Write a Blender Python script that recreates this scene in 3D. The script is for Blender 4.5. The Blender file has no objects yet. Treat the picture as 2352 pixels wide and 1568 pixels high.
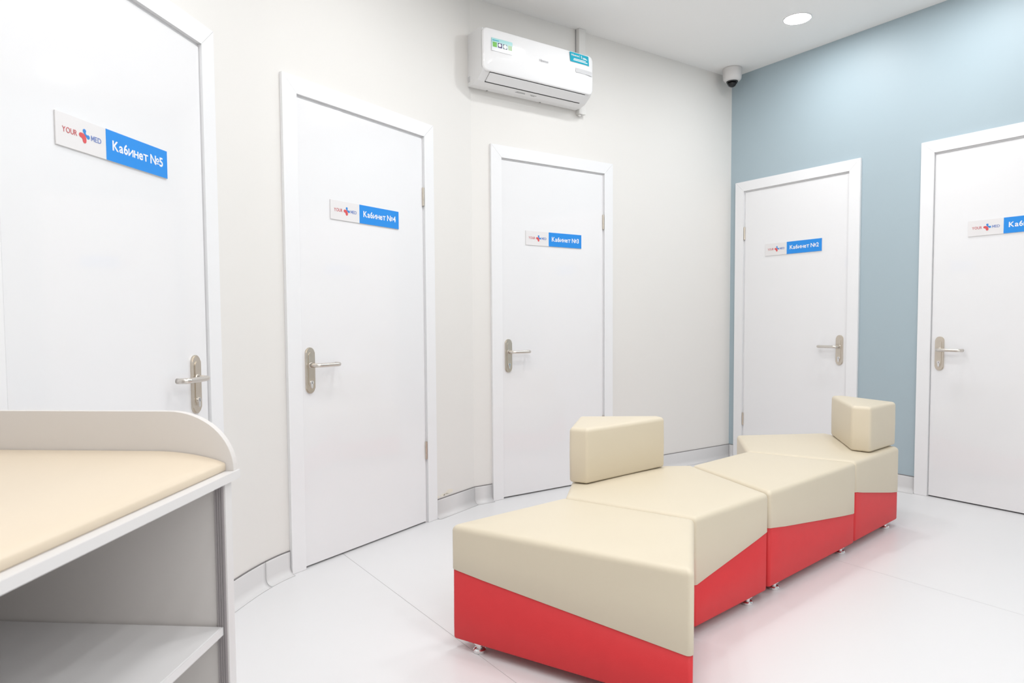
import bpy, bmesh, math, random
from mathutils import Vector, Matrix
from mathutils.geometry import interpolate_bezier, tessellate_polygon

random.seed(7)
scene = bpy.context.scene
COL = scene.collection
IMG_W, IMG_H = 2352, 1568

# ------------------------------------------------------------------ camera
CAM_H = 1.06097
pit, rol = -0.0481042, -0.00666155
fwd = Vector((0, math.cos(pit), math.sin(pit)))
r0 = Vector((1, 0, 0))
u0 = Vector((0, -math.sin(pit), math.cos(pit)))
right = r0 * math.cos(rol) + u0 * math.sin(rol)
up = u0 * math.cos(rol) - r0 * math.sin(rol)
cam = bpy.data.cameras.new('camera')
cam.sensor_fit = 'HORIZONTAL'
cam.sensor_width = 36.0
cam.lens = 36.0 * 1568.5 / IMG_W
cam.shift_x = (1176 - 1164.95) / IMG_W
cam.shift_y = (811.97 - 784) / IMG_W
cam.clip_start = 0.02
cam.dof.use_dof = True
cam.dof.focus_distance = 2.9
cam.dof.aperture_fstop = 6.3
camo = bpy.data.objects.new('camera', cam)
COL.objects.link(camo)
m = Matrix.Identity(4)
for i, c in enumerate((right, up, -fwd)):
    m[0][i], m[1][i], m[2][i] = c
m[2][3] = CAM_H
camo.matrix_world = m
scene.camera = camo

# ------------------------------------------------------------------ world, exposure
world = bpy.data.worlds.new('world')
world.use_nodes = True
world.node_tree.nodes['Background'].inputs[0].default_value = (0, 0, 0, 1)
world.node_tree.nodes['Background'].inputs[1].default_value = 0.0
scene.world = world
scene.view_settings.view_transform = 'Standard'
scene.view_settings.look = 'None'
scene.view_settings.exposure = 0.57
scene.view_settings.gamma = 1.0
scene.view_settings.use_curve_mapping = False
LAMP_STRENGTH = 76.0          # the ceiling downlights, the added unseen ones too, give all the light

# ------------------------------------------------------------------ plan of the room
A2, A3, A4, A5 = -0.984446, 0.604681, 0.983032, 1.417094
def V2(a): return Vector((math.cos(a), math.sin(a)))
D2, D3, D4, D5 = V2(A2), V2(A3), V2(A4), V2(A5)
def nrm(d): return Vector((d.y, -d.x))          # towards the room
W = 0.95495                                      # door width over the casings
HO = 2.08                                        # height over the casing
HC = 2.87497
CORNER = Vector((1.70777, 5.23822))
L4 = Vector((-0.921683, 2.834548))
R5 = Vector((-1.039387, 2.449709))
L5 = R5 - D5 * W
L3 = CORNER - D3 * (1.23578 + W)
L2 = CORNER + D2 * 0.053286
L1 = L2 + D2 * (W + 0.364607)
_q = L4 - CORNER
CR_S = (_q.x * D4.y - _q.y * D4.x) / (D3.x * D4.y - D3.y * D4.x)   # where the two wall lines cross
CREASE = CORNER + D3 * CR_S
EE = CORNER + D2 * 6.6
FF = EE - D3 * 5.3
GG = L5 - D5 * 4.2

# ------------------------------------------------------------------ materials
def mat(name, col, rough=0.5, metal=0.0, *, bump=0.0, bscale=200.0, var=0.0, vscale=3.0, spec=0.5, coat=0.0, emit=None, estr=0.0, world_tex=False):
    mt = bpy.data.materials.new(name)
    mt.use_nodes = True
    nt = mt.node_tree
    b = nt.nodes['Principled BSDF']
    b.inputs['Base Color'].default_value = (*col, 1)
    b.inputs['Roughness'].default_value = rough
    b.inputs['Metallic'].default_value = metal
    b.inputs['Specular IOR Level'].default_value = spec
    b.inputs['Coat Weight'].default_value = coat
    b.inputs['Coat Roughness'].default_value = 0.06
    tc = nt.nodes.new('ShaderNodeNewGeometry' if world_tex else 'ShaderNodeTexCoord')
    co = tc.outputs['Position' if world_tex else 'Object']
    if var > 0:
        n = nt.nodes.new('ShaderNodeTexNoise')
        n.inputs['Scale'].default_value = vscale
        n.inputs['Detail'].default_value = 1
        nt.links.new(co, n.inputs['Vector'])
        r = nt.nodes.new('ShaderNodeMapRange')
        r.inputs['To Min'].default_value = 1 - var
        r.inputs['To Max'].default_value = 1 + var
        nt.links.new(n.outputs['Fac'], r.inputs['Value'])
        mx = nt.nodes.new('ShaderNodeVectorMath')
        mx.operation = 'SCALE'
        mx.inputs[0].default_value = col
        nt.links.new(r.outputs['Result'], mx.inputs['Scale'])
        nt.links.new(mx.outputs['Vector'], b.inputs['Base Color'])
    if bump > 0:
        n = nt.nodes.new('ShaderNodeTexNoise')
        n.inputs['Scale'].default_value = bscale
        n.inputs['Detail'].default_value = 3
        nt.links.new(co, n.inputs['Vector'])
        bp = nt.nodes.new('ShaderNodeBump')
        bp.inputs['Strength'].default_value = bump
        bp.inputs['Distance'].default_value = 0.002
        nt.links.new(n.outputs['Fac'], bp.inputs['Height'])
        nt.links.new(bp.outputs['Normal'], b.inputs['Normal'])
    if emit:
        b.inputs['Emission Color'].default_value = (*emit, 1)
        b.inputs['Emission Strength'].default_value = estr
    return mt

M = dict(
    wall=mat('warm_white_paint', (0.825, 0.805, 0.775), 0.62, var=0.012, vscale=1.5, world_tex=True),
    blue=mat('grey_blue_paint', (0.41, 0.505, 0.555), 0.5, var=0.012, vscale=1.5),
    ceiling=mat('ceiling_paint', (0.92, 0.91, 0.895), 0.8, var=0.006, vscale=2),
    door=mat('door_white_laminate', (0.875, 0.872, 0.882), 0.05, spec=0.5),
    casing=mat('casing_white_laminate', (0.885, 0.885, 0.895), 0.3),
    floor=mat('pale_vinyl', (0.80, 0.795, 0.80), 0.34, var=0.012, vscale=2.0),
    weld=mat('vinyl_weld', (0.54, 0.53, 0.525), 0.6, var=0.05),
    skirt=mat('skirting_vinyl', (0.74, 0.735, 0.735), 0.4, var=0.015),
    strip=mat('skirting_edge_strip', (0.22, 0.21, 0.21), 0.6, var=0.05),
    stain=mat('dried_putty', (0.84, 0.80, 0.70), 0.8, var=0.05, vscale=60),
    cream=mat('cream_leatherette', (0.73, 0.645, 0.50), 0.44, bump=0.10, bscale=420, var=0.015, vscale=5, spec=0.5),
    red=mat('red_leatherette', (0.71, 0.044, 0.05), 0.5, bump=0.16, bscale=420, var=0.03, vscale=20, spec=0.3),
    chrome=mat('chrome', (0.82, 0.82, 0.82), 0.12, metal=1.0, var=0.03, vscale=30),
    nickel=mat('brushed_nickel', (0.66, 0.60, 0.52), 0.34, metal=1.0, var=0.06, vscale=40),
    lever=mat('satin_steel', (0.70, 0.66, 0.61), 0.28, metal=1.0, var=0.04, vscale=40),
    dark=mat('dark_plastic', (0.012, 0.012, 0.013), 0.25, var=0.1),
    slot=mat('keyway_dark', (0.03, 0.025, 0.025), 0.6, var=0.1),
    signw=mat('sign_white_acrylic', (0.82, 0.80, 0.80), 0.3, var=0.006),
    signb=mat('sign_blue_print', (0.012, 0.27, 0.80), 0.3, var=0.02, vscale=20),
    letter=mat('sign_white_letter', (0.9, 0.9, 0.92), 0.4, var=0.006),
    logor=mat('logo_red', (0.72, 0.09, 0.10), 0.4, var=0.03, vscale=40),
    logob=mat('logo_blue', (0.03, 0.25, 0.68), 0.4, var=0.03, vscale=40),
    textr=mat('brand_red', (0.60, 0.12, 0.13), 0.4, var=0.02, vscale=40),
    textb=mat('brand_blue', (0.16, 0.24, 0.55), 0.4, var=0.02, vscale=40),
    acbody=mat('ac_body_plastic', (0.85, 0.845, 0.845), 0.35, var=0.006),
    acfront=mat('ac_glossy_plastic', (0.91, 0.905, 0.91), 0.08, var=0.004, coat=0.4),
    acband=mat('ac_display_band', (0.68, 0.68, 0.69), 0.15, var=0.01),
    acgap=mat('ac_dark_gap', (0.02, 0.018, 0.018), 0.7, var=0.1),
    acgrey=mat('ac_grey_print', (0.38, 0.38, 0.38), 0.5, var=0.05),
    aclogo=mat('ac_logo_print', (0.30, 0.30, 0.31), 0.4, var=0.05),
    teal=mat('sticker_teal', (0.0, 0.40, 0.55), 0.35, var=0.05, vscale=30),
    white=mat('print_white', (0.88, 0.9, 0.9), 0.5, var=0.01),
    orange=mat('print_orange', (0.75, 0.35, 0.15), 0.5, var=0.05),
    green=mat('print_green', (0.20, 0.55, 0.10), 0.5, var=0.25, vscale=60),
    palegreen=mat('print_pale_green', (0.52, 0.70, 0.45), 0.5, var=0.1, vscale=60),
    purple=mat('print_purple', (0.09, 0.05, 0.17), 0.5, var=0.1),
    navy=mat('print_navy', (0.06, 0.09, 0.14), 0.5, var=0.1),
    duct=mat('duct_plastic', (0.80, 0.785, 0.76), 0.5, var=0.01),
    camw=mat('camera_plastic', (0.74, 0.72, 0.71), 0.4, var=0.01),
    lens=mat('camera_black_glass', (0.01, 0.01, 0.012), 0.06, var=0.1),
    lamw=mat('laminate_white', (0.77, 0.755, 0.75), 0.4, var=0.01),
    lamg=mat('laminate_grey', (0.75, 0.715, 0.69), 0.45, var=0.015),
    track=mat('grey_track', (0.36, 0.33, 0.335), 0.4, var=0.03),
    mattress=mat('mat_cream_vinyl', (0.76, 0.645, 0.50), 0.4, var=0.012, vscale=4),
    ring=mat('lamp_ring', (0.8, 0.8, 0.8), 0.4, var=0.01),
    lamp=mat('lamp_diffuser', (0.9, 0.9, 0.9), 0.5, var=0.004, emit=(0.975, 0.987, 1.0), estr=LAMP_STRENGTH),
)
# clear dome for the security camera
gm = bpy.data.materials.new('clear_dome'); gm.use_nodes = True
gb = gm.node_tree.nodes['Principled BSDF']
gb.inputs['Transmission Weight'].default_value = 1.0
gb.inputs['Roughness'].default_value = 0.02
gb.inputs['IOR'].default_value = 1.1
M['dome'] = gm
# sticker with a teal to white print that fades downwards
sm = bpy.data.materials.new('sticker_fade_print'); sm.use_nodes = True
nt = sm.node_tree; sb = nt.nodes['Principled BSDF']; sb.inputs['Roughness'].default_value = 0.3
tc = nt.nodes.new('ShaderNodeTexCoord'); sx = nt.nodes.new('ShaderNodeSeparateXYZ'); cr = nt.nodes.new('ShaderNodeValToRGB')
cr.color_ramp.elements[0].position = 0.15; cr.color_ramp.elements[0].color = (0.84, 0.86, 0.88, 1)
cr.color_ramp.elements[1].position = 0.85; cr.color_ramp.elements[1].color = (0.40, 0.72, 0.72, 1)
nt.links.new(tc.outputs['Generated'], sx.inputs[0]); nt.links.new(sx.outputs['Z'], cr.inputs[0]); nt.links.new(cr.outputs[0], sb.inputs['Base Color'])
M['fade'] = sm

# ------------------------------------------------------------------ helpers
def tag(o, label=None, cat=None, group=None, kind=None):
    if label: o['label'] = label
    if cat: o['category'] = cat
    if group: o['group'] = group
    if kind: o['kind'] = kind
    return o

def empty(name, loc=(0, 0, 0), rz=0.0):
    o = bpy.data.objects.new(name, None)
    o.empty_display_size = 0.05
    COL.objects.link(o)
    o.location = loc
    o.rotation_euler = (0, 0, rz)
    return o

def link(name, bm, material, parent=None, smooth=False, recalc=True):
    if recalc:
        bmesh.ops.recalc_face_normals(bm, faces=bm.faces)
    me = bpy.data.meshes.new(name)
    bm.to_mesh(me); bm.free()
    if smooth:
        for p in me.polygons: p.use_smooth = True
    me.materials.append(M[material])
    o = bpy.data.objects.new(name, me)
    COL.objects.link(o)
    if parent: o.parent = parent
    return o

def bm_box(bm, x0, x1, y0, y1, z0, z1, bev=0.0, seg=2):
    r = bmesh.ops.create_cube(bm, size=1.0)
    vs = r['verts']
    for v in vs:
        v.co = Vector((x0 + (v.co.x + .5) * (x1 - x0), y0 + (v.co.y + .5) * (y1 - y0), z0 + (v.co.z + .5) * (z1 - z0)))
    if bev > 0:
        es = list({e for v in vs for e in v.link_edges})
        bmesh.ops.bevel(bm, geom=es, offset=bev, segments=seg, profile=0.5, affect='EDGES')
    return bm

def box(name, x0, x1, y0, y1, z0, z1, material, parent=None, bev=0.0, seg=2, smooth=False):
    return link(name, bm_box(bmesh.new(), x0, x1, y0, y1, z0, z1, bev, seg), material, parent, smooth)

def bm_prism(bm, pts, z0, z1, axis='z'):
    """closed polygon pts extruded; axis 'z': pts=(x,y); axis 'y': pts=(x,z), z0..z1 along y; axis 'x': pts=(y,z)"""
    def mk(p, h):
        if axis == 'z': return (p[0], p[1], h)
        if axis == 'y': return (p[0], h, p[1])
        return (h, p[0], p[1])
    a = [bm.verts.new(mk(p, z0)) for p in pts]
    b = [bm.verts.new(mk(p, z1)) for p in pts]
    n = len(pts)
    bm.faces.new(a); bm.faces.new(b)
    for i in range(n):
        bm.faces.new((a[i], a[(i + 1) % n], b[(i + 1) % n], b[i]))
    return bm

def bevel_all(bm, off, seg=2, ang=0.5):
    es = [e for e in bm.edges if len(e.link_faces) == 2 and e.calc_face_angle(0) > ang]
    bmesh.ops.recalc_face_normals(bm, faces=bm.faces)
    bmesh.ops.bevel(bm, geom=es, offset=off, segments=seg, profile=0.5, affect='EDGES')
    return bm

def bm_lathe(bm, prof, seg=24, center=(0, 0, 0), axis='z'):
    rings = []
    for r, h in prof:
        ring = []
        if r < 1e-6:
            v = (0, 0, h) if axis == 'z' else (0, h, 0)
            ring = [bm.verts.new(Vector(center) + Vector(v))]
        else:
            for i in range(seg):
                a = 2 * math.pi * i / seg
                v = (r * math.cos(a), r * math.sin(a), h) if axis == 'z' else (r * math.cos(a), h, r * math.sin(a))
                ring.append(bm.verts.new(Vector(center) + Vector(v)))
        rings.append(ring)
    for k in range(len(rings) - 1):
        a, b = rings[k], rings[k + 1]
        for i in range(seg):
            j = (i + 1) % seg
            if len(a) == 1 and len(b) == 1: continue
            if len(a) == 1: bm.faces.new((a[0], b[j], b[i]))
            elif len(b) == 1: bm.faces.new((a[i], a[j], b[0]))
            else: bm.faces.new((a[i], a[j], b[j], b[i]))
    return bm

def bm_tube(bm, pts, rad, seg=14):
    pts = [Vector(p) for p in pts]
    rings = []
    prev = None
    for i, p in enumerate(pts):
        t = (pts[min(i + 1, len(pts) - 1)] - pts[max(i - 1, 0)]).normalized()
        ref = Vector((0, 0, 1)) if abs(t.z) < 0.9 else Vector((1, 0, 0))
        a = t.cross(ref).normalized(); b = t.cross(a).normalized()
        rings.append([bm.verts.new(p + a * rad * math.cos(2 * math.pi * k / seg) + b * rad * math.sin(2 * math.pi * k / seg)) for k in range(seg)])
    for q in range(len(rings) - 1):
        for k in range(seg):
            l = (k + 1) % seg
            bm.faces.new((rings[q][k], rings[q][l], rings[q + 1][l], rings[q + 1][k]))
    bm.faces.new(rings[0]); bm.faces.new(rings[-1])
    return bm

def pill(w, h, n=10, cx=0.0, cz=0.0):
    r = w / 2
    pts = []
    for i in range(n + 1):
        a = math.pi * i / n
        pts.append((cx + r * math.cos(a), cz + h / 2 - r + r * math.sin(a)))
    for i in range(n + 1):
        a = math.pi + math.pi * i / n
        pts.append((cx + r * math.cos(a), cz - h / 2 + r + r * math.sin(a)))
    return pts

def rrect(x0, x1, z0, z1, r, n=6):
    pts = []
    for cx, cz, a0 in ((x1 - r, z1 - r, 0), (x0 + r, z1 - r, 90), (x0 + r, z0 + r, 180), (x1 - r, z0 + r, 270)):
        for i in range(n + 1):
            a = math.radians(a0 + 90 * i / n)
            pts.append((cx + r * math.cos(a), cz + r * math.sin(a)))
    return pts

def glyph_loops(body, space):
    """closed outlines of the lettering, one polygon per contour"""
    cu = bpy.data.curves.new('tmp', 'FONT')
    cu.body = body; cu.size = 1.0; cu.space_character = space
    ob = bpy.data.objects.new('tmp', cu); COL.objects.link(ob)
    bpy.context.view_layer.update()
    dgr = bpy.context.evaluated_depsgraph_get()
    c = ob.evaluated_get(dgr).to_curve(dgr)
    loops = []
    for sp in c.splines:
        pts = []
        bp = sp.bezier_points
        for k in range(len(bp)):
            a, b = bp[k], bp[(k + 1) % len(bp)]
            straight = (a.handle_right - a.co).cross(b.co - a.co).length < 1e-6 and (b.handle_left - b.co).cross(b.co - a.co).length < 1e-6
            seg = [a.co] if straight else interpolate_bezier(a.co, a.handle_right, b.handle_left, b.co, 7)[:-1]
            for q in seg:
                q = Vector((q[0], q[1]))
                if not pts or (q - pts[-1]).length > 1e-5: pts.append(q)
        if len(pts) > 2 and (pts[0] - pts[-1]).length < 1e-5: pts.pop()
        if len(pts) > 2: loops.append(pts)
    ob.evaluated_get(dgr).to_curve_clear()
    bpy.data.objects.remove(ob)
    return loops

def area2(P): return sum(P[i].x * P[(i + 1) % len(P)].y - P[(i + 1) % len(P)].x * P[i].y for i in range(len(P))) / 2

def inside2(p, P):
    r = False
    for i in range(len(P)):
        a, b = P[i], P[i - 1]
        if (a.y > p.y) != (b.y > p.y) and p.x < (b.x - a.x) * (p.y - a.y) / (b.y - a.y) + a.x: r = not r
    return r

_glyphs = {}
CAPH = None
def glyph(ch):
    """outer contours, each with its holes, of one plain letter; unit cap height, left edge at x=0"""
    global CAPH
    if CAPH is None: CAPH = max(p.y for P in glyph_loops('H', 1.0) for p in P)
    if ch not in _glyphs:
        if ch == 'M':
            L = [[Vector(p) for p in ((0, 0), (0.14, 0), (0.14, 0.66), (0.36, 0.22), (0.50, 0.22), (0.72, 0.66), (0.72, 0), (0.86, 0), (0.86, 1), (0.70, 1), (0.43, 0.45), (0.16, 1), (0, 1))]]
        else:
            L = [[p / CAPH for p in P] for P in glyph_loops(ch, 1.0)]
        mx = min(p.x for P in L for p in P)
        L = [[Vector((p.x - mx, p.y)) for p in P] for P in L]
        hole = {}
        for a in range(len(L)):
            for b in range(len(L)):
                if a != b and inside2(L[a][0], L[b]) and abs(area2(L[b])) > abs(area2(L[a])): hole[a] = b
        _glyphs[ch] = [(L[a], [L[h] for h in hole if hole[h] == a]) for a in range(len(L)) if a not in hole]
    return _glyphs[ch]

# the Cyrillic letters are put together from plain letter shapes: (shape, x scale, y scale, mirrored)
ALIAS = {'а': ('a', 1, 1, 0), 'б': ('6', 0.92, 1.02, 0), 'и': ('N', 0.80, 0.735, 1), 'н': ('H', 0.80, 0.735, 0), 'е': ('e', 1, 1, 0), 'т': ('T', 0.86, 0.735, 0), 'К': ('K', 1, 1, 0)}

def text_mesh(name, body, width, cap, x, z, y0, material, parent, offset=0.0, depth=0.0004, dy=-1, gap=0.13):
    """upright lettering facing -y; left end at x, baseline at z, back of the letters at y0"""
    items = []
    cx = 0.0
    def grow(P, out):
        if not offset: return P
        sg = (1 if area2(P) > 0 else -1) * (1 if out else -1)
        Q = []
        for i in range(len(P)):
            u = (P[i] - P[i - 1]).normalized(); w = (P[(i + 1) % len(P)] - P[i]).normalized()
            n1, n2 = Vector((u.y, -u.x)) * sg, Vector((w.y, -w.x)) * sg
            Q.append(P[i] + (n1 + n2) * (offset / max(1 + n1.dot(n2), 0.55)))
        return Q
    def put(ch, kx, ky, mir, px, py):
        wd = max(p.x for P, hs in glyph(ch) for p in P)
        for P, hs in glyph(ch):
            f = lambda p: Vector((px + ((wd - p.x) if mir else p.x) * kx, py + p.y * ky))
            items.append((grow([f(p) for p in P], True), [grow([f(p) for p in h], False) for h in hs]))
        return wd * kx
    for ch in body:
        if ch == ' ': cx += 0.32; continue
        if ch == '№':
            cx += put('N', 1, 1, 0, cx, 0) + 0.10
            w = put('o', 0.62, 0.62, 0, cx, 0.36)
            items.append(([Vector(q) for q in ((cx, 0.12), (cx + w, 0.12), (cx + w, 0.23), (cx, 0.23))], []))
            cx += w + gap
            continue
        a = ALIAS.get(ch, (ch, 1, 1, 0))
        cx += put(*a, cx, 0) + gap + offset
    xs = [p.x for P, _ in items for p in P]
    x0, sx, sz = min(xs), width / (max(xs) - min(xs)), cap
    bm = bmesh.new()
    for P, hs in items:
        grp = [P] + hs
        flat = [p for g in grp for p in g]
        front = [bm.verts.new((x + (p.x - x0) * sx, y0 + dy * depth, z + p.y * sz)) for p in flat]
        back = [bm.verts.new((v.co.x, y0, v.co.z)) for v in front]
        for t in tessellate_polygon([[Vector((p.x, p.y, 0)) for p in g] for g in grp]):
            try:
                bm.faces.new([front[k] for k in t]); bm.faces.new([back[k] for k in reversed(t)])
            except ValueError:
                pass
        o_ = 0
        for g in grp:
            n = len(g)
            for k in range(n):
                a, b = o_ + k, o_ + (k + 1) % n
                bm.faces.new((front[a], front[b], back[b], back[a]))
            o_ += n
    return link(name, bm, material, parent)

def stroke_poly(path, r, n=8):
    """outline of a thick line with round ends, 2-D"""
    P = [Vector(p) for p in path]
    lft, rgt = [], []
    for i, p in enumerate(P):
        t = (P[min(i + 1, len(P) - 1)] - P[max(i - 1, 0)]).normalized()
        nn = Vector((-t.y, t.x))
        rr = r[i] if isinstance(r, (list, tuple)) else r
        lft.append(p + nn * rr); rgt.append(p - nn * rr)
    t0 = (P[1] - P[0]).normalized(); t1 = (P[-1] - P[-2]).normalized()
    ra = r[0] if isinstance(r, (list, tuple)) else r
    rb = r[-1] if isinstance(r, (list, tuple)) else r
    a1 = math.atan2(t1.y, t1.x); a0 = math.atan2(t0.y, t0.x)
    cap1 = [P[-1] + Vector((math.cos(a1 + math.pi / 2 - math.pi * i / n), math.sin(a1 + math.pi / 2 - math.pi * i / n))) * rb for i in range(1, n)]
    cap0 = [P[0] + Vector((math.cos(a0 - math.pi / 2 - math.pi * i / n), math.sin(a0 - math.pi / 2 - math.pi * i / n))) * ra for i in range(1, n)]
    return lft + cap1 + rgt[::-1] + cap0

def v3(p, z=0.0): return (p.x, p.y, z)

# ------------------------------------------------------------------ room shell
WT = 0.14
def wall_segment(name, P, ang, s0, s1, openings, material, label):
    """wall from s0 to s1 along the direction ang, room face at local y=0, body behind it"""
    e = empty('tmp', v3(P), ang)
    bm = bmesh.new()
    s = s0
    for a, b, top in sorted(openings):
        bm_box(bm, s, a, 0, WT, 0, HC)
        bm_box(bm, a, b, 0, WT, top, HC)
        s = b
    bm_box(bm, s, s1, 0, WT, 0, HC)
    o = link(name, bm, material)
    o.location = e.location; o.rotation_euler = e.rotation_euler
    bpy.data.objects.remove(e)
    return tag(o, label, 'wall', kind='structure')

JM = 0.035     # casing covers this much beyond the rough opening
def opening(s, top=HO): return (s + JM, s + W - JM, top - JM)
wall_left = wall_segment('wall_left', L5, A5, -4.2, W, [opening(0)], 'wall', 'warm white wall around the nearest door on the left')
wl4 = (CREASE - L4).length
wall_center = wall_segment('wall_center', L4, A4, 0, wl4, [opening(0)], 'wall', 'warm white wall around the second door from the left')
wall_back = wall_segment('wall_back', CREASE, A3, 0, -CR_S, [opening((L3 - CREASE).dot(D3))], 'wall', 'warm white wall carrying the air conditioner')
wall_right = wall_segment('wall_right', CORNER, A2, 0, 6.6, [opening(0.053286), opening((L1 - CORNER).dot(D2), HO + 0.012)], 'blue', 'grey blue painted wall with two doors')
ang_b = math.atan2(-D3.y, -D3.x)
wall_segment('wall_rear', EE, ang_b, 0, 5.3, [], 'wall', 'warm white wall behind the viewer')
dg = GG - FF
wall_segment('wall_rear_left', FF, math.atan2(dg.y, dg.x), 0, dg.length, [], 'wall', 'short warm white wall behind the viewer on the left')

# curved piece between the first two doors
t_ = (L4 - R5)
den = D5.x * D4.y - D5.y * D4.x
k_ = (t_.x * D4.y - t_.y * D4.x) / den
ctrl = R5 + D5 * k_
def bez(t): return R5 * (1 - t) ** 2 + ctrl * 2 * t * (1 - t) + L4 * t * t
def bezn(t):
    d = ((ctrl - R5) * (1 - t) + (L4 - ctrl) * t).normalized()
    return nrm(d)
bm = bmesh.new()
NB = 48
cols = []
for i in range(NB + 1):
    t = i / NB
    p, n = bez(t), bezn(t)
    q = p - n * WT
    cols.append([bm.verts.new((p.x, p.y, 0)), bm.verts.new((p.x, p.y, HC)), bm.verts.new((q.x, q.y, HC)), bm.verts.new((q.x, q.y, 0))])
for i in range(NB):
    for k in range(4):
        bm.faces.new((cols[i][k], cols[i + 1][k], cols[i + 1][(k + 1) % 4], cols[i][(k + 1) % 4]))
bm.faces.new(cols[0]); bm.faces.new(cols[-1])
o = link('wall_curve', bm, 'wall')
tag(o, 'narrow curved warm white wall between the two left doors', 'wall', kind='structure')

# floor: base with pale vinyl sheets, welded seams between them
room = [CORNER, EE, FF, GG, L5, R5] + [bez(i / 4) for i in range(1, 4)] + [L4, CREASE]
cen = sum(room, Vector((0, 0))) / len(room)
roomx = [p + (p - cen).normalized() * 0.12 for p in room]
def clip(poly, d, c, keep_less):
    out = []
    for i in range(len(poly)):
        a, b = poly[i], poly[(i + 1) % len(poly)]
        fa, fb = a.dot(d) - c, b.dot(d) - c
        if not keep_less: fa, fb = -fa, -fb
        if fa <= 0: out.append(a)
        if fa * fb < 0: out.append(a + (b - a) * (fa / (fa - fb)))
    return out
floor = link('floor', bm_prism(bmesh.new(), [(p.x, p.y) for p in roomx], -0.06, -0.0008), 'weld')
tag(floor, 'pale vinyl floor with thin welded seams', 'floor', kind='structure')
SEAM0, SP, GAP = 1.128, 1.74, 0.0026
for k in range(-3, 3):
    c0, c1 = SEAM0 + k * SP + GAP / 2, SEAM0 + (k + 1) * SP - GAP / 2
    pl = clip(clip(roomx, D3, c1, True), D3, c0, False)
    if len(pl) > 2:
        link('vinyl_sheet', bm_prism(bmesh.new(), [(p.x, p.y) for p in pl], -0.0009, 0.0), 'floor', floor)
ceil = link('ceiling', bm_prism(bmesh.new(), [(p.x, p.y) for p in roomx], HC, HC + 0.05), 'ceiling')
tag(ceil, 'plain white ceiling with round downlights', 'ceiling', kind='structure')

# ------------------------------------------------------------------ coved skirting
BH = 0.0972
prof = [(0.0, BH), (0.006, BH), (0.0065, BH - 0.004), (0.0065, 0.032)]
for i in range(1, 7):
    a = math.pi / 2 * i / 6
    prof.append((0.0065 + 0.026 * (1 - math.cos(a)), 0.032 - 0.030 * math.sin(a)))
prof += [(0.036, 0.0006), (0.0, 0.0006)]
def skirting(parent, path):
    """path: list of (point, offset direction)"""
    bm = bmesh.new()
    rows = []
    for p, n in path:
        rows.append([bm.verts.new((p.x + n.x * o, p.y + n.y * o, z)) for o, z in prof])
    k = len(prof)
    for i in range(len(rows) - 1):
        for j in range(k):
            bm.faces.new((rows[i][j], rows[i][(j + 1) % k], rows[i + 1][(j + 1) % k], rows[i + 1][j]))
    bm.faces.new(rows[0]); bm.faces.new(rows[-1])
    o = link('skirting_tile', bm, 'skirt', parent)
    for pl in o.data.polygons: pl.use_smooth = len(pl.vertices) == 4
    bm = bmesh.new()
    sp = [(0.0, BH), (0.0045, BH), (0.0045, BH + 0.0045), (0.0, BH + 0.0045)]
    rows = [[bm.verts.new((p.x + n.x * o_, p.y + n.y * o_, z)) for o_, z in sp] for p, n in path]
    for i in range(len(rows) - 1):
        for j in range(4):
            bm.faces.new((rows[i][j], rows[i][(j + 1) % 4], rows[i + 1][(j + 1) % 4], rows[i + 1][j]))
    bm.faces.new(rows[0]); bm.faces.new(rows[-1])
    link('edge_strip', bm, 'strip', o)
def mitre(n1, n2): return (n1 + n2) / (1 + n1.dot(n2))
N2, N3, N4, N5 = nrm(D2), nrm(D3), nrm(D4), nrm(D5)
def base(name, label): return tag(empty(name), label, 'baseboard', kind='structure')
bb = base('baseboard_left', 'pale coved skirting on the curved wall')
skirting(bb, [(bez(t), bezn(t)) for t in [0.004 + 0.55 * i / 12 for i in range(13)]])
skirting(bb, [(bez(t), bezn(t)) for t in [0.560 + 0.434 * i / 10 for i in range(11)]])
bb = base('baseboard_center', 'pale coved skirting bent between the second and third doors')
mt_ = mitre(N3, N4)
skirting(bb, [(L4 + D4 * (W + .0015), N4), (CREASE - D4 * 0.0008, mt_)])
skirting(bb, [(CREASE + D3 * 0.0008, mt_), (L3 - D3 * .0015, N3)])
bb = base('baseboard_back', 'pale coved skirting from the third door to the blue wall')
mt_ = mitre(N3, N2)
skirting(bb, [(L3 + D3 * (W + .0015), N3), (CORNER - D3 * 0.001, mt_)])
bb = base('baseboard_right', 'pale coved skirting below the grey blue wall')
skirting(bb, [(CORNER + D2 * 0.001, mt_), (L2 - D2 * .0015, N2)])
skirting(bb, [(L2 + D2 * (W + .0015), N2), (L1 - D2 * .0015, N2)])
skirting(bb, [(L1 + D2 * (W + .0015), N2), (EE - D2 * .05, N2)])

# dried putty marks on the wall just above the skirting
def blob(cs, cz, w, h, seed):
    rr = random.Random(seed)
    pts = []
    for i in range(16):
        a = 2 * math.pi * i / 16
        k = 0.75 + 0.35 * rr.random()
        pts.append((cs + w / 2 * k * math.cos(a), cz + h / 2 * k * math.sin(a)))
    return pts
bm = bmesh.new()
for cs, cz, w, h, sd in ((1.02, 0.115, 0.05, 0.018, 3), (1.075, 0.122, 0.07, 0.026, 5), (1.045, 0.113, 0.05, 0.012, 8), (0.98, 0.112, 0.03, 0.012, 9)):
    pts = [(x, max(z, BH + 0.0046)) for x, z in blob(cs, cz, w, h, sd)]
    pts = [p for i, p in enumerate(pts) if p != pts[i - 1]]
    bm_prism(bm, pts, -0.0006, 0.0002, axis='y')
o = link('putty_mark', bm, 'stain', None)
o.location = v3(L4); o.rotation_euler = (0, 0, A4)
o.parent = wall_center
o.matrix_parent_inverse = Matrix.Identity(4)
o.location = (0, 0, 0); o.rotation_euler = (0, 0, 0)

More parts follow.
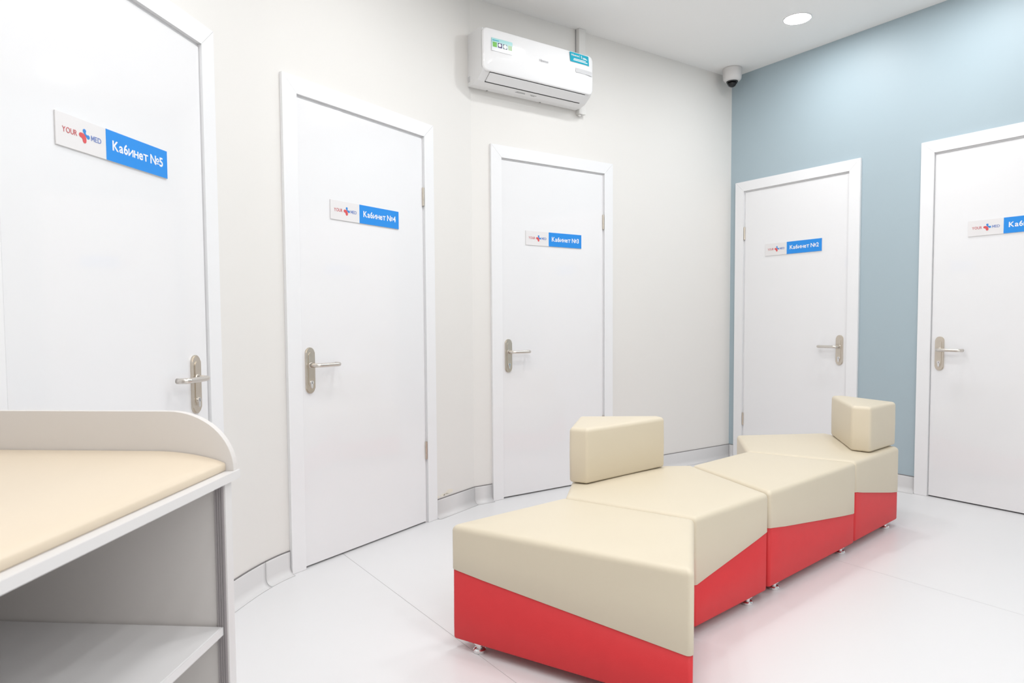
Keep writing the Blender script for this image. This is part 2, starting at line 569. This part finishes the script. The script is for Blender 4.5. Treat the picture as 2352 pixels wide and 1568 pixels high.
# ------------------------------------------------------------------ doors
CW = 0.0725
CP = 0.016          # casing stands this far proud of the wall
LEAF = 0.006        # leaf face, in front of the wall plane
def make_door(name, P, ang, plate_s, lever_dir, hinge_s, hinge_z, label, ho=HO):
    d = tag(empty(name, v3(P), ang), label, 'door', kind='structure')
    it = ho - 0.0697
    # mitred casing: two sides and a head
    for pts, nm in (([(0, 0.001), (CW, 0.001), (CW, it), (0, ho)], 'casing_side'),
                    ([(W - CW, 0.001), (W, 0.001), (W, ho), (W - CW, it)], 'casing_side'),
                    ([(0.0010, ho), (CW + 0.0010, it), (W - CW - 0.0010, it), (W - 0.0010, ho)], 'casing_head')):
        bm = bm_prism(bmesh.new(), pts, -CP, -0.0005, axis='y')
        bevel_all(bm, 0.0012, 1)
        link(nm, bm, 'casing', d)
    # jamb lining and stop behind the casing
    bm = bmesh.new()
    jl, jr = (.002, .0085) if hinge_s > 0.5 else (.0085, .002)
    bm_box(bm, JM + .001, CW + jl, 0.0, 0.10, 0.001, it + 0.02)
    bm_box(bm, W - CW - jr, W - JM - .001, 0.0, 0.10, 0.001, it + 0.02)
    bm_box(bm, CW + jl, W - CW - jr, 0.0, 0.10, it - 0.0085, ho - JM - 0.001)
    link('jamb', bm, 'casing', d)
    bm = bmesh.new()
    bm_box(bm, CW + jl + .0005, CW + .020, 0.037, 0.09, 0.001, it - 0.009)
    bm_box(bm, W - CW - .020, W - CW - jr - .0005, 0.037, 0.09, 0.001, it - 0.009)
    bm_box(bm, CW + .0205, W - CW - .0205, 0.037, 0.09, it - 0.022, it - 0.009)
    link('door_stop', bm, 'track', d)
    lt = it - 0.0108
    box('leaf', CW + jl + .0018, W - CW - jr - .0018, -LEAF, 0.034, 0.008, lt, 'door', d, bev=0.0015, seg=1)
    # lever handle on a long plate
    yl = -LEAF
    bm = bm_prism(bmesh.new(), pill(0.047, 0.198, 10), yl - 0.009, yl, axis='y')
    es = [e for e in bm.edges if all(abs(v.co.y - (yl - .009)) < 1e-6 for v in e.verts)]
    bmesh.ops.bevel(bm, geom=es, offset=0.003, segments=2, affect='EDGES')
    pl = link('handle_plate', bm, 'nickel', d)
    pl.location = (plate_s, 0, 0.8535)
    bm = bm_prism(bmesh.new(), pill(0.026, 0.150, 10, cz=0.004), yl - 0.0115, yl - 0.0085, axis='y')
    es = [e for e in bm.edges if all(abs(v.co.y - (yl - .0115)) < 1e-6 for v in e.verts)]
    bmesh.ops.bevel(bm, geom=es, offset=0.002, segments=2, affect='EDGES')
    link('raised_rib', bm, 'nickel', pl)
    zl = 0.022
    path = [(0, yl - 0.009, zl), (0, yl - 0.034, zl)]
    for i in range(1, 7):
        a = math.pi / 2 * i / 6
        path.append((lever_dir * 0.02 * (1 - math.cos(a)), yl - 0.034 - 0.02 * math.sin(a), zl))
    path.append((lever_dir * 0.11, yl - 0.056, zl))
    for i in range(1, 7):
        a = math.pi / 2 * i / 6
        path.append((lever_dir * (0.11 + 0.018 * math.sin(a)), yl - 0.056 + 0.018 * (1 - math.cos(a)), zl))
    path.append((lever_dir * 0.128, yl - 0.022, zl))
    lv = link('lever', bm_tube(bmesh.new(), path, 0.0092), 'lever', pl, smooth=True)
    bm = bm_lathe(bmesh.new(), [(0, -0.0005), (0.013, -0.0005), (0.013, -0.004), (0.0115, -0.006), (0, -0.006)], 20, (0, yl - 0.0085, zl), axis='y')
    link('rosette', bm, 'lever', pl)
    # euro lock cylinder
    zc = -0.052
    ky = [(0.0085 * math.cos(a), zc + 0.0085 * math.sin(a)) for a in [math.radians(-55 + 290 * i / 14) for i in range(15)]]
    ky = ky + [(-0.0048, zc - 0.022), (-0.002, zc - 0.0245), (0.002, zc - 0.0245), (0.0048, zc - 0.022)]
    ky = [(0.0085 * math.cos(math.radians(a)), zc + 0.0085 * math.sin(math.radians(a))) for a in range(-55, 236, 20)] + [(-0.0048, zc - 0.022), (-0.002, zc - 0.0245), (0.002, zc - 0.0245), (0.0048, zc - 0.022)]
    lk = link('lock_cylinder', bm_prism(bmesh.new(), ky, yl - 0.0165, yl - 0.008, axis='y'), 'chrome', pl)
    box('keyway', -0.001, 0.001, yl - 0.0168, yl - 0.0164, zc - 0.005, zc + 0.005, 'slot', pl)
    for hz in hinge_z:
        bm = bmesh.new()
        bm_lathe(bm, [(0, 0), (0.0062, 0.001), (0.0062, 0.0305), (0.0054, 0.031), (0.0062, 0.0315), (0.0062, 0.0625), (0.0054, 0.063), (0.0062, 0.0635), (0.0062, 0.093), (0, 0.094)], 14)
        h = link('hinge', bm, 'nickel', d, smooth=False)
        h.location = (hinge_s, -0.0105, hz - 0.047)
    return d

HR = W - CW - .0075
HL = CW + .0075
d5 = make_door('door_5', L5, A5, 0.806, -1, HL, (1.70, 0.385), 'glossy white door nearest the viewer at the far left')
d4 = make_door('door_4', L4, A4, 0.119, 1, HR, (1.702, 0.385), 'white door right of the curved wall')
d3 = make_door('door_3', L3, A3, 0.117, 1, HR, (1.698, 0.385), 'white door below the air conditioner')
d2 = make_door('door_2', L2, A2, 0.832, -1, HL, (1.698, 0.312), 'white door in the blue wall beside the room corner')
d1 = make_door('door_1', L1, A2, 0.123, 1, HR, (1.70, 0.385), 'white door in the blue wall at the right edge', ho=HO + 0.012)

# ------------------------------------------------------------------ door signs
PW, PH, PZ, PD = 0.4374, 0.0852, 1.5585, 0.174
def make_sign(P, ang, d, off, num, label):
    pos = P + d * off
    s = tag(empty('door_sign', v3(pos, PZ), ang), label, 'sign', 'cabinet number signs on the doors')
    y = -LEAF - 0.0004
    box('sign_plate', -PW / 2, PW / 2, y - 0.004, y, -PH / 2, PH / 2, 'signw', s, bev=0.0004, seg=1)
    f = y - 0.004
    bp = box('blue_panel', -PW / 2 + PD, PW / 2, f - 0.0005, f, -PH / 2, PH / 2, 'signb', s)
    bx = -PW / 2 + PD
    bw = PW - PD
    text_mesh('lettering', 'Кабинет №%d' % num, bw * 0.825, 0.0262, bx + bw * 0.092, -0.0105, f - 0.0006, 'letter', s, offset=0.030, gap=0.12)
    text_mesh('brand_word', 'YOUR', PD * 0.285, 0.0138, -PW / 2 + PD * 0.118, -0.0052, f - 0.0002, 'textr', s, offset=0.014, gap=0.15)
    text_mesh('brand_word', 'MED', PD * 0.212, 0.0138, -PW / 2 + PD * 0.683, -0.0052, f - 0.0002, 'textb', s, offset=0.014, gap=0.15)
    # two-lobed red and blue mark
    cx, cz = -PW / 2 + PD * 0.543, 0.0010
    k = PH * 0.225
    def arc(p0, p1, p2, n=10):
        return [tuple(Vector(p0) * (1 - t) ** 2 + Vector(p1) * 2 * t * (1 - t) + Vector(p2) * t * t) for t in [i / n for i in range(n + 1)]]
    def mk(path): return [(cx + x * k, cz + z * k) for x, z in path]
    redp = arc((-0.60, 0.02), (0.03, 0.02), (0.05, -0.66))
    blup = arc((-0.02, 0.66), (0.02, 0.10), (0.62, -0.02))
    link('logo_red_lobe', bm_prism(bmesh.new(), stroke_poly(mk(redp), [k * (0.33 + 0.05 * math.sin(math.pi * i / 10)) for i in range(11)]), f - 0.0007, f - 0.0002, axis='y'), 'logor', s)
    link('logo_blue_lobe', bm_prism(bmesh.new(), stroke_poly(mk([(x + 0.10, z + 0.02) for x, z in blup]), [k * (0.31 - 0.17 * math.sin(math.pi * i / 10)) for i in range(11)]), f - 0.0005, f - 0.0002, axis='y'), 'logob', s)
    return s
make_sign(L5, A5, D5, 0.4682, 5, 'white and blue sign Кабинет №5 on the nearest door')
make_sign(L4, A4, D4, 0.4686, 4, 'white and blue sign Кабинет №4 on the door beside the curved wall')
make_sign(L3, A3, D3, 0.4680, 3, 'white and blue sign Кабинет №3 on the door below the air conditioner')
make_sign(L2, A2, D2, 0.4786, 2, 'white and blue sign Кабинет №2 on the corner door of the blue wall')
make_sign(L1, A2, D2, 0.4747, 1, 'white and blue sign cut off by the right picture edge')

# ------------------------------------------------------------------ modular bench
ZB, ZT = 0.035, 0.411
def rounded_poly(V, r, nseg=5, nedge=7):
    """points around the polygon with rounded corners; returns (points, parameter) with parameter i+t along edge i"""
    n = len(V)
    out = []
    for i in range(n):
        p, a, b = V[i], V[i - 1], V[(i + 1) % n]
        u, w = (a - p).normalized(), (b - p).normalized()
        ang = math.acos(max(-1, min(1, u.dot(w))))
        t = r / math.tan(ang / 2)
        c = p + (u + w).normalized() * (r / math.sin(ang / 2))
        s0, s1 = p + u * t, p + w * t
        a0 = math.atan2((s0 - c).y, (s0 - c).x); a1 = math.atan2((s1 - c).y, (s1 - c).x)
        da = (a1 - a0 + math.pi) % (2 * math.pi) - math.pi
        for k in range(nseg + 1):
            aa = a0 + da * k / nseg
            out.append((c + Vector((math.cos(aa), math.sin(aa))) * r, i))
        nxt = V[(i + 1) % n]
        u2, w2 = (p - nxt).normalized(), (V[(i + 2) % n] - nxt).normalized()
        ang2 = math.acos(max(-1, min(1, u2.dot(w2))))
        e1 = nxt + u2 * (r / math.tan(ang2 / 2))
        L = (nxt - p).length
        for k in range(1, nedge):
            q = s1 + (e1 - s1) * k / nedge
            out.append((q, i + (q - p).length / L))
    return out

def loft(bm, rings, close_top=True, close_bottom=True):
    R = [[bm.verts.new(p) for p in ring] for ring in rings]
    n = len(R[0])
    for a, b in zip(R, R[1:]):
        for i in range(n):
            j = (i + 1) % n
            bm.faces.new((a[i], a[j], b[j], b[i]))
    def cap(ring):
        c = sum((v.co for v in ring), Vector()) / n
        cv = bm.verts.new(c)
        for i in range(n): bm.faces.new((ring[i], ring[(i + 1) % n], cv))
    if close_bottom: cap(R[0])
    if close_top: cap(R[-1])
    return bm

def inset(V, d):
    """move the edges of a convex ccw polygon inwards by d"""
    n = len(V); out = []
    for i in range(n):
        p, a, b = V[i], V[i - 1], V[(i + 1) % n]
        u, w = (p - a).normalized(), (b - p).normalized()
        n1, n2 = Vector((-u.y, u.x)), Vector((-w.y, w.x))
        out.append(p + (n1 + n2) / (1 + n1.dot(n2)) * d)
    return out

def block_rings(V, rc, zlist):
    """zlist: (inset, z)"""
    rings = []
    for d, z in zlist:
        pts = rounded_poly(inset(V, d), max(rc - d, 0.0015))
        rings.append([(p.x, p.y, z) for p, _ in pts])
    return rings

def ottoman(V, seams, label, backrest=None):
    V = [Vector(v) for v in V]
    c = sum(V, Vector((0, 0))) / len(V)
    root = tag(empty('bench_ottoman', v3(c)), label, 'ottoman', 'pieces of the cream and red waiting bench')
    V = [v - c for v in V]
    n = len(V)
    rc = 0.014
    def seam_z(par):
        i = int(par) % n; t = par - int(par)
        lo = min(seams)
        d = seams[i] * (1 - t) + seams[(i + 1) % n] * t - lo
        return lo + math.sqrt(d * d + 0.0049 ** 2) - 0.002
    # red base
    rings = block_rings(V, rc, [(0.012, ZB), (0.004, ZB + 0.001), (0.0022, ZB + 0.006), (0.0018, ZB + 0.05)])
    pts = rounded_poly(inset(V, 0.0018), rc)
    rings.append([(p.x, p.y, seam_z(t) + 0.006) for p, t in pts])
    rings.append([(p.x * .98, p.y * .98, seam_z(t) + 0.006) for p, t in pts])
    o = link('red_base', loft(bmesh.new(), rings), 'red', root)
    for p in o.data.polygons: p.use_smooth = True
    # cream cover
    pts0 = rounded_poly(inset(V, 0.0016), rc)
    pts = rounded_poly(V, rc)
    rings = [[(p.x, p.y, seam_z(t)) for p, t in pts0], [(p.x, p.y, seam_z(t) + 0.0025) for p, t in pts]]
    rings.append([(p.x, p.y, (seam_z(t) + ZT - 0.02) / 2) for p, t in pts])
    rr = 0.020
    for i in range(0, 6):
        a = math.pi / 2 * i / 5
        d = rr * (1 - math.cos(a)); z = ZT - 0.004 - rr + rr * math.sin(a)
        q = rounded_poly(inset(V, d), max(rc - d * .5, .002))
        rings.append([(p.x, p.y, z) for p, _ in q])
    for k, dz in ((0.85, 0.0018), (0.65, 0.0032), (0.35, 0.004)):
        q = rounded_poly(inset(V, rr), rc - .006)
        rings.append([(p.x * k, p.y * k, ZT - 0.004 + dz) for p, _ in q])
    o = link('cream_cover', loft(bmesh.new(), rings, close_bottom=False), 'cream', root)
    for p in o.data.polygons: p.use_smooth = True
    # chrome glides
    if n == 4:
        e0 = 0 if (V[1] - V[0]).length > 0.6 else 1
        spots = [(e0, 0), (e0, 1), (e0 + 2, 0), (e0 + 2, 1)]
    else:
        spots = [(k, 1) for k in range(n)]
    for k, end in spots:
        a, b = V[k % n], V[(k + 1) % n]
        d = (b - a).normalized()
        f = (b - d * 0.095 if end else a + d * 0.095) + Vector((-d.y, d.x)) * 0.028
        bm = bm_lathe(bmesh.new(), [(0, 0), (0.019, 0), (0.021, 0.003), (0.021, 0.010), (0.017, 0.014), (0.010, 0.016), (0.010, 0.026), (0.018, 0.028), (0.018, ZB + .001), (0, ZB + .001)], 20)
        g = link('foot', bm, 'chrome', root)
        g.location = (f.x, f.y, 0)
    if backrest:
        B = [Vector(b) - c for b in backrest[0]]
        zt = backrest[1]; z0 = ZT + 0.0006
        rr2 = 0.018
        zl = [(0.012, z0), (0.004, z0 + 0.003), (0.0, z0 + 0.010), (-0.001, (z0 + zt) / 2)]
        for i in range(0, 6):
            a = math.pi / 2 * i / 5
            zl.append((rr2 * (1 - math.cos(a)), zt - 0.003 - rr2 + rr2 * math.sin(a)))
        rings = block_rings(B, 0.016, zl)
        bc = sum(B, Vector((0, 0))) / len(B)
        q = rounded_poly(inset(B, rr2), 0.003)
        for k, dz in ((0.8, 0.0012), (0.5, 0.003)):
            rings.append([(bc.x + (p.x - bc.x) * k, bc.y + (p.y - bc.y) * k, zt - 0.003 + dz) for p, _ in q])
        o = link('backrest', loft(bmesh.new(), rings), 'cream', root)
        for p in o.data.polygons: p.use_smooth = True
    return root

HI, LO = 0.265, 0.172
ottoman([(-0.190, 2.173), (0.483, 1.747), (0.613, 2.221), (0.206, 2.503)], [HI - .002, LO + .003, HI, LO],
        'cream and red four sided ottoman nearest the viewer, no backrest')
ottoman([(0.211, 2.511), (0.620, 2.228), (0.979, 2.541), (0.826, 3.050), (0.314, 3.040)], [HI, LO + .006, HI - .006, LO, HI],
        'cream and red ottoman with low wedge backrest in front of third door',
        ([(0.314, 2.680), (0.692, 2.992), (0.672, 3.042), (0.322, 3.046), (0.247, 2.716)], 0.636))
ottoman([(0.832, 3.054), (0.990, 2.558), (1.589, 3.085), (1.181, 3.362)], [LO, HI, LO - .003, HI],
        'cream and red four sided ottoman between the two ottomans with backrests')
ottoman([(1.187, 3.368), (1.595, 3.097), (1.993, 3.452), (1.815, 3.895), (1.298, 3.842)], [LO, HI, LO, HI, LO],
        'cream and red ottoman with block backrest at the far right end',
        ([(1.690, 3.338), (1.756, 3.280), (1.992, 3.484), (1.872, 3.800), (1.808, 3.794)], 0.636))

# ------------------------------------------------------------------ changing table
TA = -0.0743
tb = tag(empty('changing_table', (-0.551, 1.392, 0), TA), 'light grey changing table with open shelf at lower left', 'table')
TL, TWD, TZ = 1.02, 0.62, 0.76
bm = bm_prism(bmesh.new(), [(-TWD, -TL), (0, -TL), (0, 0), (-TWD, 0)], TZ - 0.017, TZ)
bevel_all(bm, 0.002, 2)
link('tabletop', bm, 'lamw', tb)
def end_panel(y0, y1):
    box('end_panel', -TWD + .01, -0.012, y0, y1, 0.012, TZ - 0.0175, 'lamg', tb, bev=0.0008, seg=1)
end_panel(-0.046, -0.018)
end_panel(-TL + 0.018, -TL + 0.046)
box('front_edging', -0.0118, -0.0102, -0.0455, -0.0185, 0.012, TZ - 0.018, 'lamw', tb)
box('front_edging', -0.0118, -0.0102, -TL + 0.0185, -TL + 0.0455, 0.012, TZ - 0.018, 'lamw', tb)
box('back_panel', -TWD + .004, -TWD + .009, -TL + .02, -0.02, 0.03, TZ - 0.018, 'lamg', tb)
# grooved track strip on the inside of the far panel
bm = bmesh.new()
for k in range(4):
    bm_box(bm, -0.0305 + k * 0.0045, -0.0305 + k * 0.0045 + 0.0036, -0.0505, -0.0462, 0.03, TZ - 0.0178)
bm_box(bm, -0.0306, -0.0128, -0.0482, -0.0461, 0.03, TZ - 0.0178)
link('grooved_track', bm, 'track', tb)
for zt in (0.452, 0.10):
    sh = box('shelf', -TWD + .010, -0.020, -TL + .047, -0.0515, zt - 0.017, zt, 'lamw', tb, bev=0.0015, seg=1)
    box('shelf_edging', -0.0199, -0.0182, -TL + .047, -0.0515, zt - 0.0165, zt - 0.0005, 'lamw', sh)
bm = bm_lathe(bmesh.new(), [(0, 0), (0.008, 0), (0.008, 0.006), (0.006, 0.008), (0, 0.008)], 16)
for v in bm.verts: v.co = Vector((v.co.x, -v.co.z, v.co.y))
cl = link('cam_lock', bm, 'dark', tb)
cl.location = (-0.052, -0.0462, TZ - 0.030)
# end guard with a rounded shoulder
pts = [(-TWD, TZ + .0003), (-0.005, TZ + .0003)]
for i in range(0, 17):
    a = math.pi / 2 * i / 16
    pts.append((-0.005 - 0.135 * (1 - math.cos(a)), TZ + 0.003 + 0.118 * math.sin(a)))
pts.append((-TWD, TZ + 0.121))
bm = bm_prism(bmesh.new(), pts, -0.018, -0.002, axis='y')
bevel_all(bm, 0.0015, 2)
link('end_guard', bm, 'lamg', tb)
box('rear_guard', -TWD, -TWD + 0.016, -TL + 0.02, -0.019, TZ + .0003, TZ + 0.12, 'lamg', tb, bev=0.0015)
# mat
mat_o = tag(empty('changing_mat', (-0.551, 1.392, TZ), TA), 'cream padded mat lying on the changing table', 'mat')
xf, xb = -0.021, -TWD + 0.022
prof_m = [(xf - 0.002, 0.0004), (xf, 0.003), (xf, 0.013), (xf - 0.0015, 0.0172)]
for i in range(1, 13):
    t = i / 12
    prof_m.append((xf - 0.004 - 0.15 * t, 0.0195 + 0.0215 * (1 - (1 - t) ** 2.2)))
prof_m += [(xb + 0.06, 0.041), (xb + 0.012, 0.036), (xb, 0.026), (xb, 0.003), (xb + 0.002, 0.0004)]
mid = Vector(((xf + xb) / 2, 0.012))
bm = bmesh.new()
yr = -0.0195
rings = []
for k, y in ((0.93, yr), (0.97, yr - 0.0012), (0.99, yr - 0.004), (1.0, yr - 0.010), (1.0, -0.35), (1.0, -0.7), (1.0, -TL + 0.04), (0.97, -TL + 0.031), (0.93, -TL + 0.03)):
    rings.append([(x if k == 1.0 else x, y, max(z * (0.55 + 0.45 * k) if k < 1 else z, 0.0004)) for x, z in prof_m])
loft(bm, rings)
o = link('padded_body', bm, 'mattress', mat_o, smooth=True)

# ------------------------------------------------------------------ air conditioner
SC = -1.947
HWD = 0.395
ap = CORNER + D3 * SC
ac = tag(empty('air_conditioner', v3(ap, 0), A3), 'white wall mounted air conditioner above the third door', 'air conditioner')
prof_b = [(0, 2.386), (0, 2.652), (0.010, 2.658), (0.13, 2.658), (0.160, 2.648), (0.160, 2.438), (0.166, 2.430), (0.150, 2.414), (0.108, 2.384), (0.06, 2.372), (0.012, 2.373)]
bm = bm_prism(bmesh.new(), [(-o_ - 0.001, z) for o_, z in prof_b], -HWD + .004, HWD - .004, axis='x')
bevel_all(bm, 0.004, 2, ang=0.6)
link('housing', bm, 'acbody', ac)
# curved front panel with rounded ends
def front_y(x, z):
    t = (z - 2.536) / 0.115
    e = abs(x) / HWD
    return -0.190 + 0.010 * t * t + 0.010 * e ** 8
bm = bmesh.new()
outl = rrect(-HWD, HWD, 2.421, 2.651, 0.030, 7)
rings = []
for d, yy in ((0.0, None), (0.0, 0.006), (0.003, 0.001), (0.008, 0.0), (0.03, 0.0), (0.075, 0.0)):
    pts = rrect(-HWD + d, HWD - d, 2.421 + d, 2.651 - d, max(0.030 - d, 0.004), 7)
    rings.append([(x, -0.158 if yy is None else front_y(x, z) + yy, z) for x, z in pts])
bm = loft(bm, rings, close_bottom=True)
o = link('front_panel', bm, 'acfront', ac, smooth=True)
fp = o
# air outlet vane between two dark gaps
def slant(o_, z):
    return (-o_ - 0.001, z)
pv = [(0.1635, 2.4235), (0.1095, 2.3850)]
va, vb = Vector(slant(*pv[0])), Vector(slant(*pv[1]))
dirv = (vb - va).normalized(); nv = Vector((dirv.y, -dirv.x))
if nv.y > 0: nv = -nv
def strip(name, t0, t1, h0, h1, xa, xb, material, bev=0.0):
    L = (vb - va).length
    q = [va + dirv * (t0 * L) + nv * h0, va + dirv * (t1 * L) + nv * h0, va + dirv * (t1 * L) + nv * h1, va + dirv * (t0 * L) + nv * h1]
    bm = bm_prism(bmesh.new(), [(p.x, p.y) for p in q], xa, xb, axis='x')
    if bev: bevel_all(bm, bev, 2)
    return link(name, bm, material, ac)
strip('outlet_gap', -0.05, 1.07, -0.004, 0.0012, -HWD + .052, HWD - .052, 'acgap')
strip('outlet_vane', 0.10, 0.93, 0.0012, 0.007, -HWD + .053, HWD - .053, 'acbody', 0.0015)
# display band at the right end of the front panel
def on_front(x0, x1, z0, z1, lift=0.0006, nx=6, nz=3, name='sticker', material='teal', parent=None):
    bm = bmesh.new()
    g = [[bm.verts.new((x0 + (x1 - x0) * i / nx, front_y(x0 + (x1 - x0) * i / nx, z0 + (z1 - z0) * j / nz) - lift, z0 + (z1 - z0) * j / nz)) for i in range(nx + 1)] for j in range(nz + 1)]
    for j in range(nz):
        for i in range(nx):
            bm.faces.new((g[j][i], g[j][i + 1], g[j + 1][i + 1], g[j + 1][i]))
    ex = bmesh.ops.extrude_face_region(bm, geom=list(bm.faces))
    for v in [q for q in ex['geom'] if isinstance(q, bmesh.types.BMVert)]: v.co.y += 0.0004
    return link(name, bm, material, parent or ac)
on_front(0.247, 0.382, 2.529, 2.553, name='display_band', material='acband')
s1 = on_front(-0.347, -0.210, 2.528, 2.597, name='feature_sticker', material='fade')
for i, mm in enumerate(('green', 'purple', 'navy', 'palegreen')):
    x = -0.340 + i * 0.0335
    on_front(x, x + 0.026, 2.549, 2.575, lift=0.0012, name='sticker_icon', material=mm, parent=s1)
def disc_on(x, z, r, lift, material, parent, name):
    bm = bmesh.new()
    pts = [(x + r * math.cos(2 * math.pi * i / 18), z + r * math.sin(2 * math.pi * i / 18)) for i in range(18)]
    y = front_y(x, z)
    bm_prism(bm, pts, y - lift - 0.0004, y - lift, axis='y')
    return link(name, bm, material, parent)
disc_on(-0.3065 + 0.011, 2.563, 0.009, 0.0016, 'white', s1, 'sticker_symbol')
disc_on(-0.273 + 0.013, 2.562, 0.0118, 0.0016, 'white', s1, 'sticker_symbol')
on_front(-0.340, -0.300, 2.583, 2.587, lift=0.0012, name='sticker_text_line', material='teal', parent=s1)
s2 = on_front(0.207, 0.356, 2.584, 2.642, name='brand_sticker', material='teal')
ys = front_y(0.28, 2.613) - 0.0012
def word(body, w, cap, x, z, material, parent, name, off=0.0, lift=0.0012):
    return text_mesh(name, body, w, cap, x, z, front_y(x + w / 2, z) - lift, material, parent, offset=off, depth=0.0003)
word('Hisense', 0.058, 0.0105, 0.217, 2.6205, 'white', s2, 'sticker_word', 0.03)
on_front(0.2815, 0.2825, 2.616, 2.636, lift=0.0011, nx=1, name='sticker_text_line', material='white', parent=s2)
on_front(0.294, 0.298, 2.616, 2.634, lift=0.0011, nx=1, name='sticker_symbol', material='white', parent=s2)
on_front(0.299, 0.301, 2.614, 2.626, lift=0.0011, nx=1, name='sticker_symbol', material='orange', parent=s2)
on_front(0.307, 0.342, 2.6155, 2.6195, lift=0.0011, name='sticker_text_line', material='white', parent=s2)
on_front(0.307, 0.332, 2.6215, 2.6245, lift=0.0011, name='sticker_text_line', material='white', parent=s2)
on_front(0.234, 0.330, 2.6025, 2.6070, lift=0.0011, name='sticker_text_line', material='white', parent=s2)
on_front(0.230, 0.342, 2.5945, 2.5990, lift=0.0011, name='sticker_text_line', material='white', parent=s2)
word('Hisense', 0.062, 0.0125, -0.022, 2.536, 'aclogo', ac, 'brand_word', 0.0, lift=0.0008)
# small prints and screw covers on the underside
def under(name, x0, x1, o0, o1, material):
    bm = bmesh.new()
    # underside surface runs between (0.108, 2.384) and (0.06, 2.372)
    def z(o_): return 2.372 + (o_ - 0.06) / 0.048 * 0.012 - 0.0008
    q = [(-o0, z(o0)), (-o1, z(o1)), (-o1, z(o1) + 0.0004), (-o0, z(o0) + 0.0004)]
    return link(name, bm_prism(bm, q, x0, x1, axis='x'), material, ac)
under('warning_print', -0.115, -0.045, 0.076, 0.080, 'acgrey')
under('warning_print', -0.110, -0.050, 0.083, 0.087, 'acgrey')
under('warning_print', -0.010, 0.035, 0.080, 0.084, 'acgrey')
under('warning_print', 0.000, 0.025, 0.074, 0.077, 'acgrey')
for x in (-0.27, 0.11): box('clip', x - .004, x + .004, -0.022, -0.014, 2.3695, 2.3735, 'acgrey', ac)
box('side_grip', -HWD + .0028, -HWD + .0045, -0.035, -0.012, 2.395, 2.425, 'acband', ac, bev=0.0005, seg=1)

# pipe duct behind and below the unit
dp = CORNER + D3 * (-1.5125)
du = tag(empty('pipe_duct', v3(dp, 0), A3), 'white vertical pipe duct behind the air conditioner', 'duct')
bm = bm_prism(bmesh.new(), rrect(-0.0275, 0.0275, -0.034, -0.0012, 0.004, 3), 2.352, HC - 0.001)
link('duct_cover', bm, 'duct', du)
box('joint_shadow_strip', -0.0315, -0.028, -0.006, -0.0008, 2.662, HC - 0.001, 'acgrey', du)  # grey strip stands in for the shadow line in the duct's wall joint
bm = bm_tube(bmesh.new(), [(0.0, -0.017, 2.356), (0.0, -0.017, 2.350), (-0.008, -0.018, 2.345), (-0.022, -0.02, 2.348)], 0.007, 12)
link('drain_pipe', bm, 'duct', du, smooth=True)

# ------------------------------------------------------------------ security camera in the corner
cpz = HC
sc = tag(empty('security_camera', (1.646, 5.045, HC), 0.0), 'white dome security camera under the ceiling in the corner', 'security camera')
bm = bm_lathe(bmesh.new(), [(0, -0.0005), (0.066, -0.0005), (0.067, -0.006), (0.066, -0.05), (0.064, -0.075), (0.055, -0.087), (0.040, -0.092), (0.0, -0.092)], 32)
link('camera_housing', bm, 'camw', sc, smooth=False)
for p in sc.children[0].data.polygons: p.use_smooth = True
bm = bm_lathe(bmesh.new(), [(0, -0.0925), (0.041, -0.0925), (0.041, -0.096), (0.036, -0.099), (0.0, -0.099)], 28)
link('lens_surround', bm, 'dark', sc)
bm = bm_lathe(bmesh.new(), [(0, -0.0995), (0.028, -0.0995), (0.0275, -0.108), (0.024, -0.117), (0.016, -0.1245), (0, -0.1275)], 24)
link('lens_ball', bm, 'lens', sc, smooth=True)
bm = bm_lathe(bmesh.new(), [(0.0355, -0.0995), (0.0355, -0.104), (0.033, -0.114), (0.027, -0.124), (0.017, -0.131), (0, -0.1335),], 28)
link('clear_dome', bm, 'dome', sc, smooth=True)
bm = bm_lathe(bmesh.new(), [(0, 0.0), (0.008, 0.0), (0.008, 0.003), (0, 0.003)], 14)
for v in bm.verts: v.co = Vector((v.co.x, -v.co.z, v.co.y))
bt = link('badge', bm, 'camw', sc); bt.location = (0.012, -0.0645, -0.018)

# ------------------------------------------------------------------ round ceiling downlights
def downlight(pos, label):
    e = tag(empty('ceiling_downlight', (pos.x, pos.y, HC)), label, 'ceiling light', 'round ceiling downlights')
    bm = bm_lathe(bmesh.new(), [(0.076, -0.0004), (0.084, -0.0004), (0.084, -0.003), (0.078, -0.0045), (0.076, -0.004)], 40)
    link('trim_ring', bm, 'ring', e)
    bm = bm_lathe(bmesh.new(), [(0, -0.0035), (0.0757, -0.0035), (0.0757, -0.0006)], 24)
    link('diffuser', bm, 'lamp', e)
    return e
LAMPS = {0.87: (-0.51, -1.69), 1.20: (-2.87,), 1.72: (-0.51, -1.69, -2.87, -4.05), 3.00: (-2.87, -4.05), 3.80: (-2.87, -4.05),  # besides the seen lamp and reflected ones, unseen lamps added for fill light
         4.60: (-1.69, -2.87, -4.05), 5.40: (-1.69, -2.87, -4.05), 6.20: (-1.69, -2.87, -4.05)}
for rr_, ccs in LAMPS.items():
    for cc_ in ccs:
        q = CORNER + D3 * cc_ + D2 * rr_
        inside = (q - L4).dot(N4) > 0.3 and (q - L5).dot(N5) > 0.3 and (q - FF).dot(nrm((GG - FF).normalized())) > 0.25
        if not inside: continue
        if rr_ == 0.87 and cc_ == -0.51:
            downlight(q, 'lit round ceiling downlight near the blue wall, inside the picture')
        else:
            downlight(q, 'lit round downlight outside the picture, part of a grid mostly added for fill light')
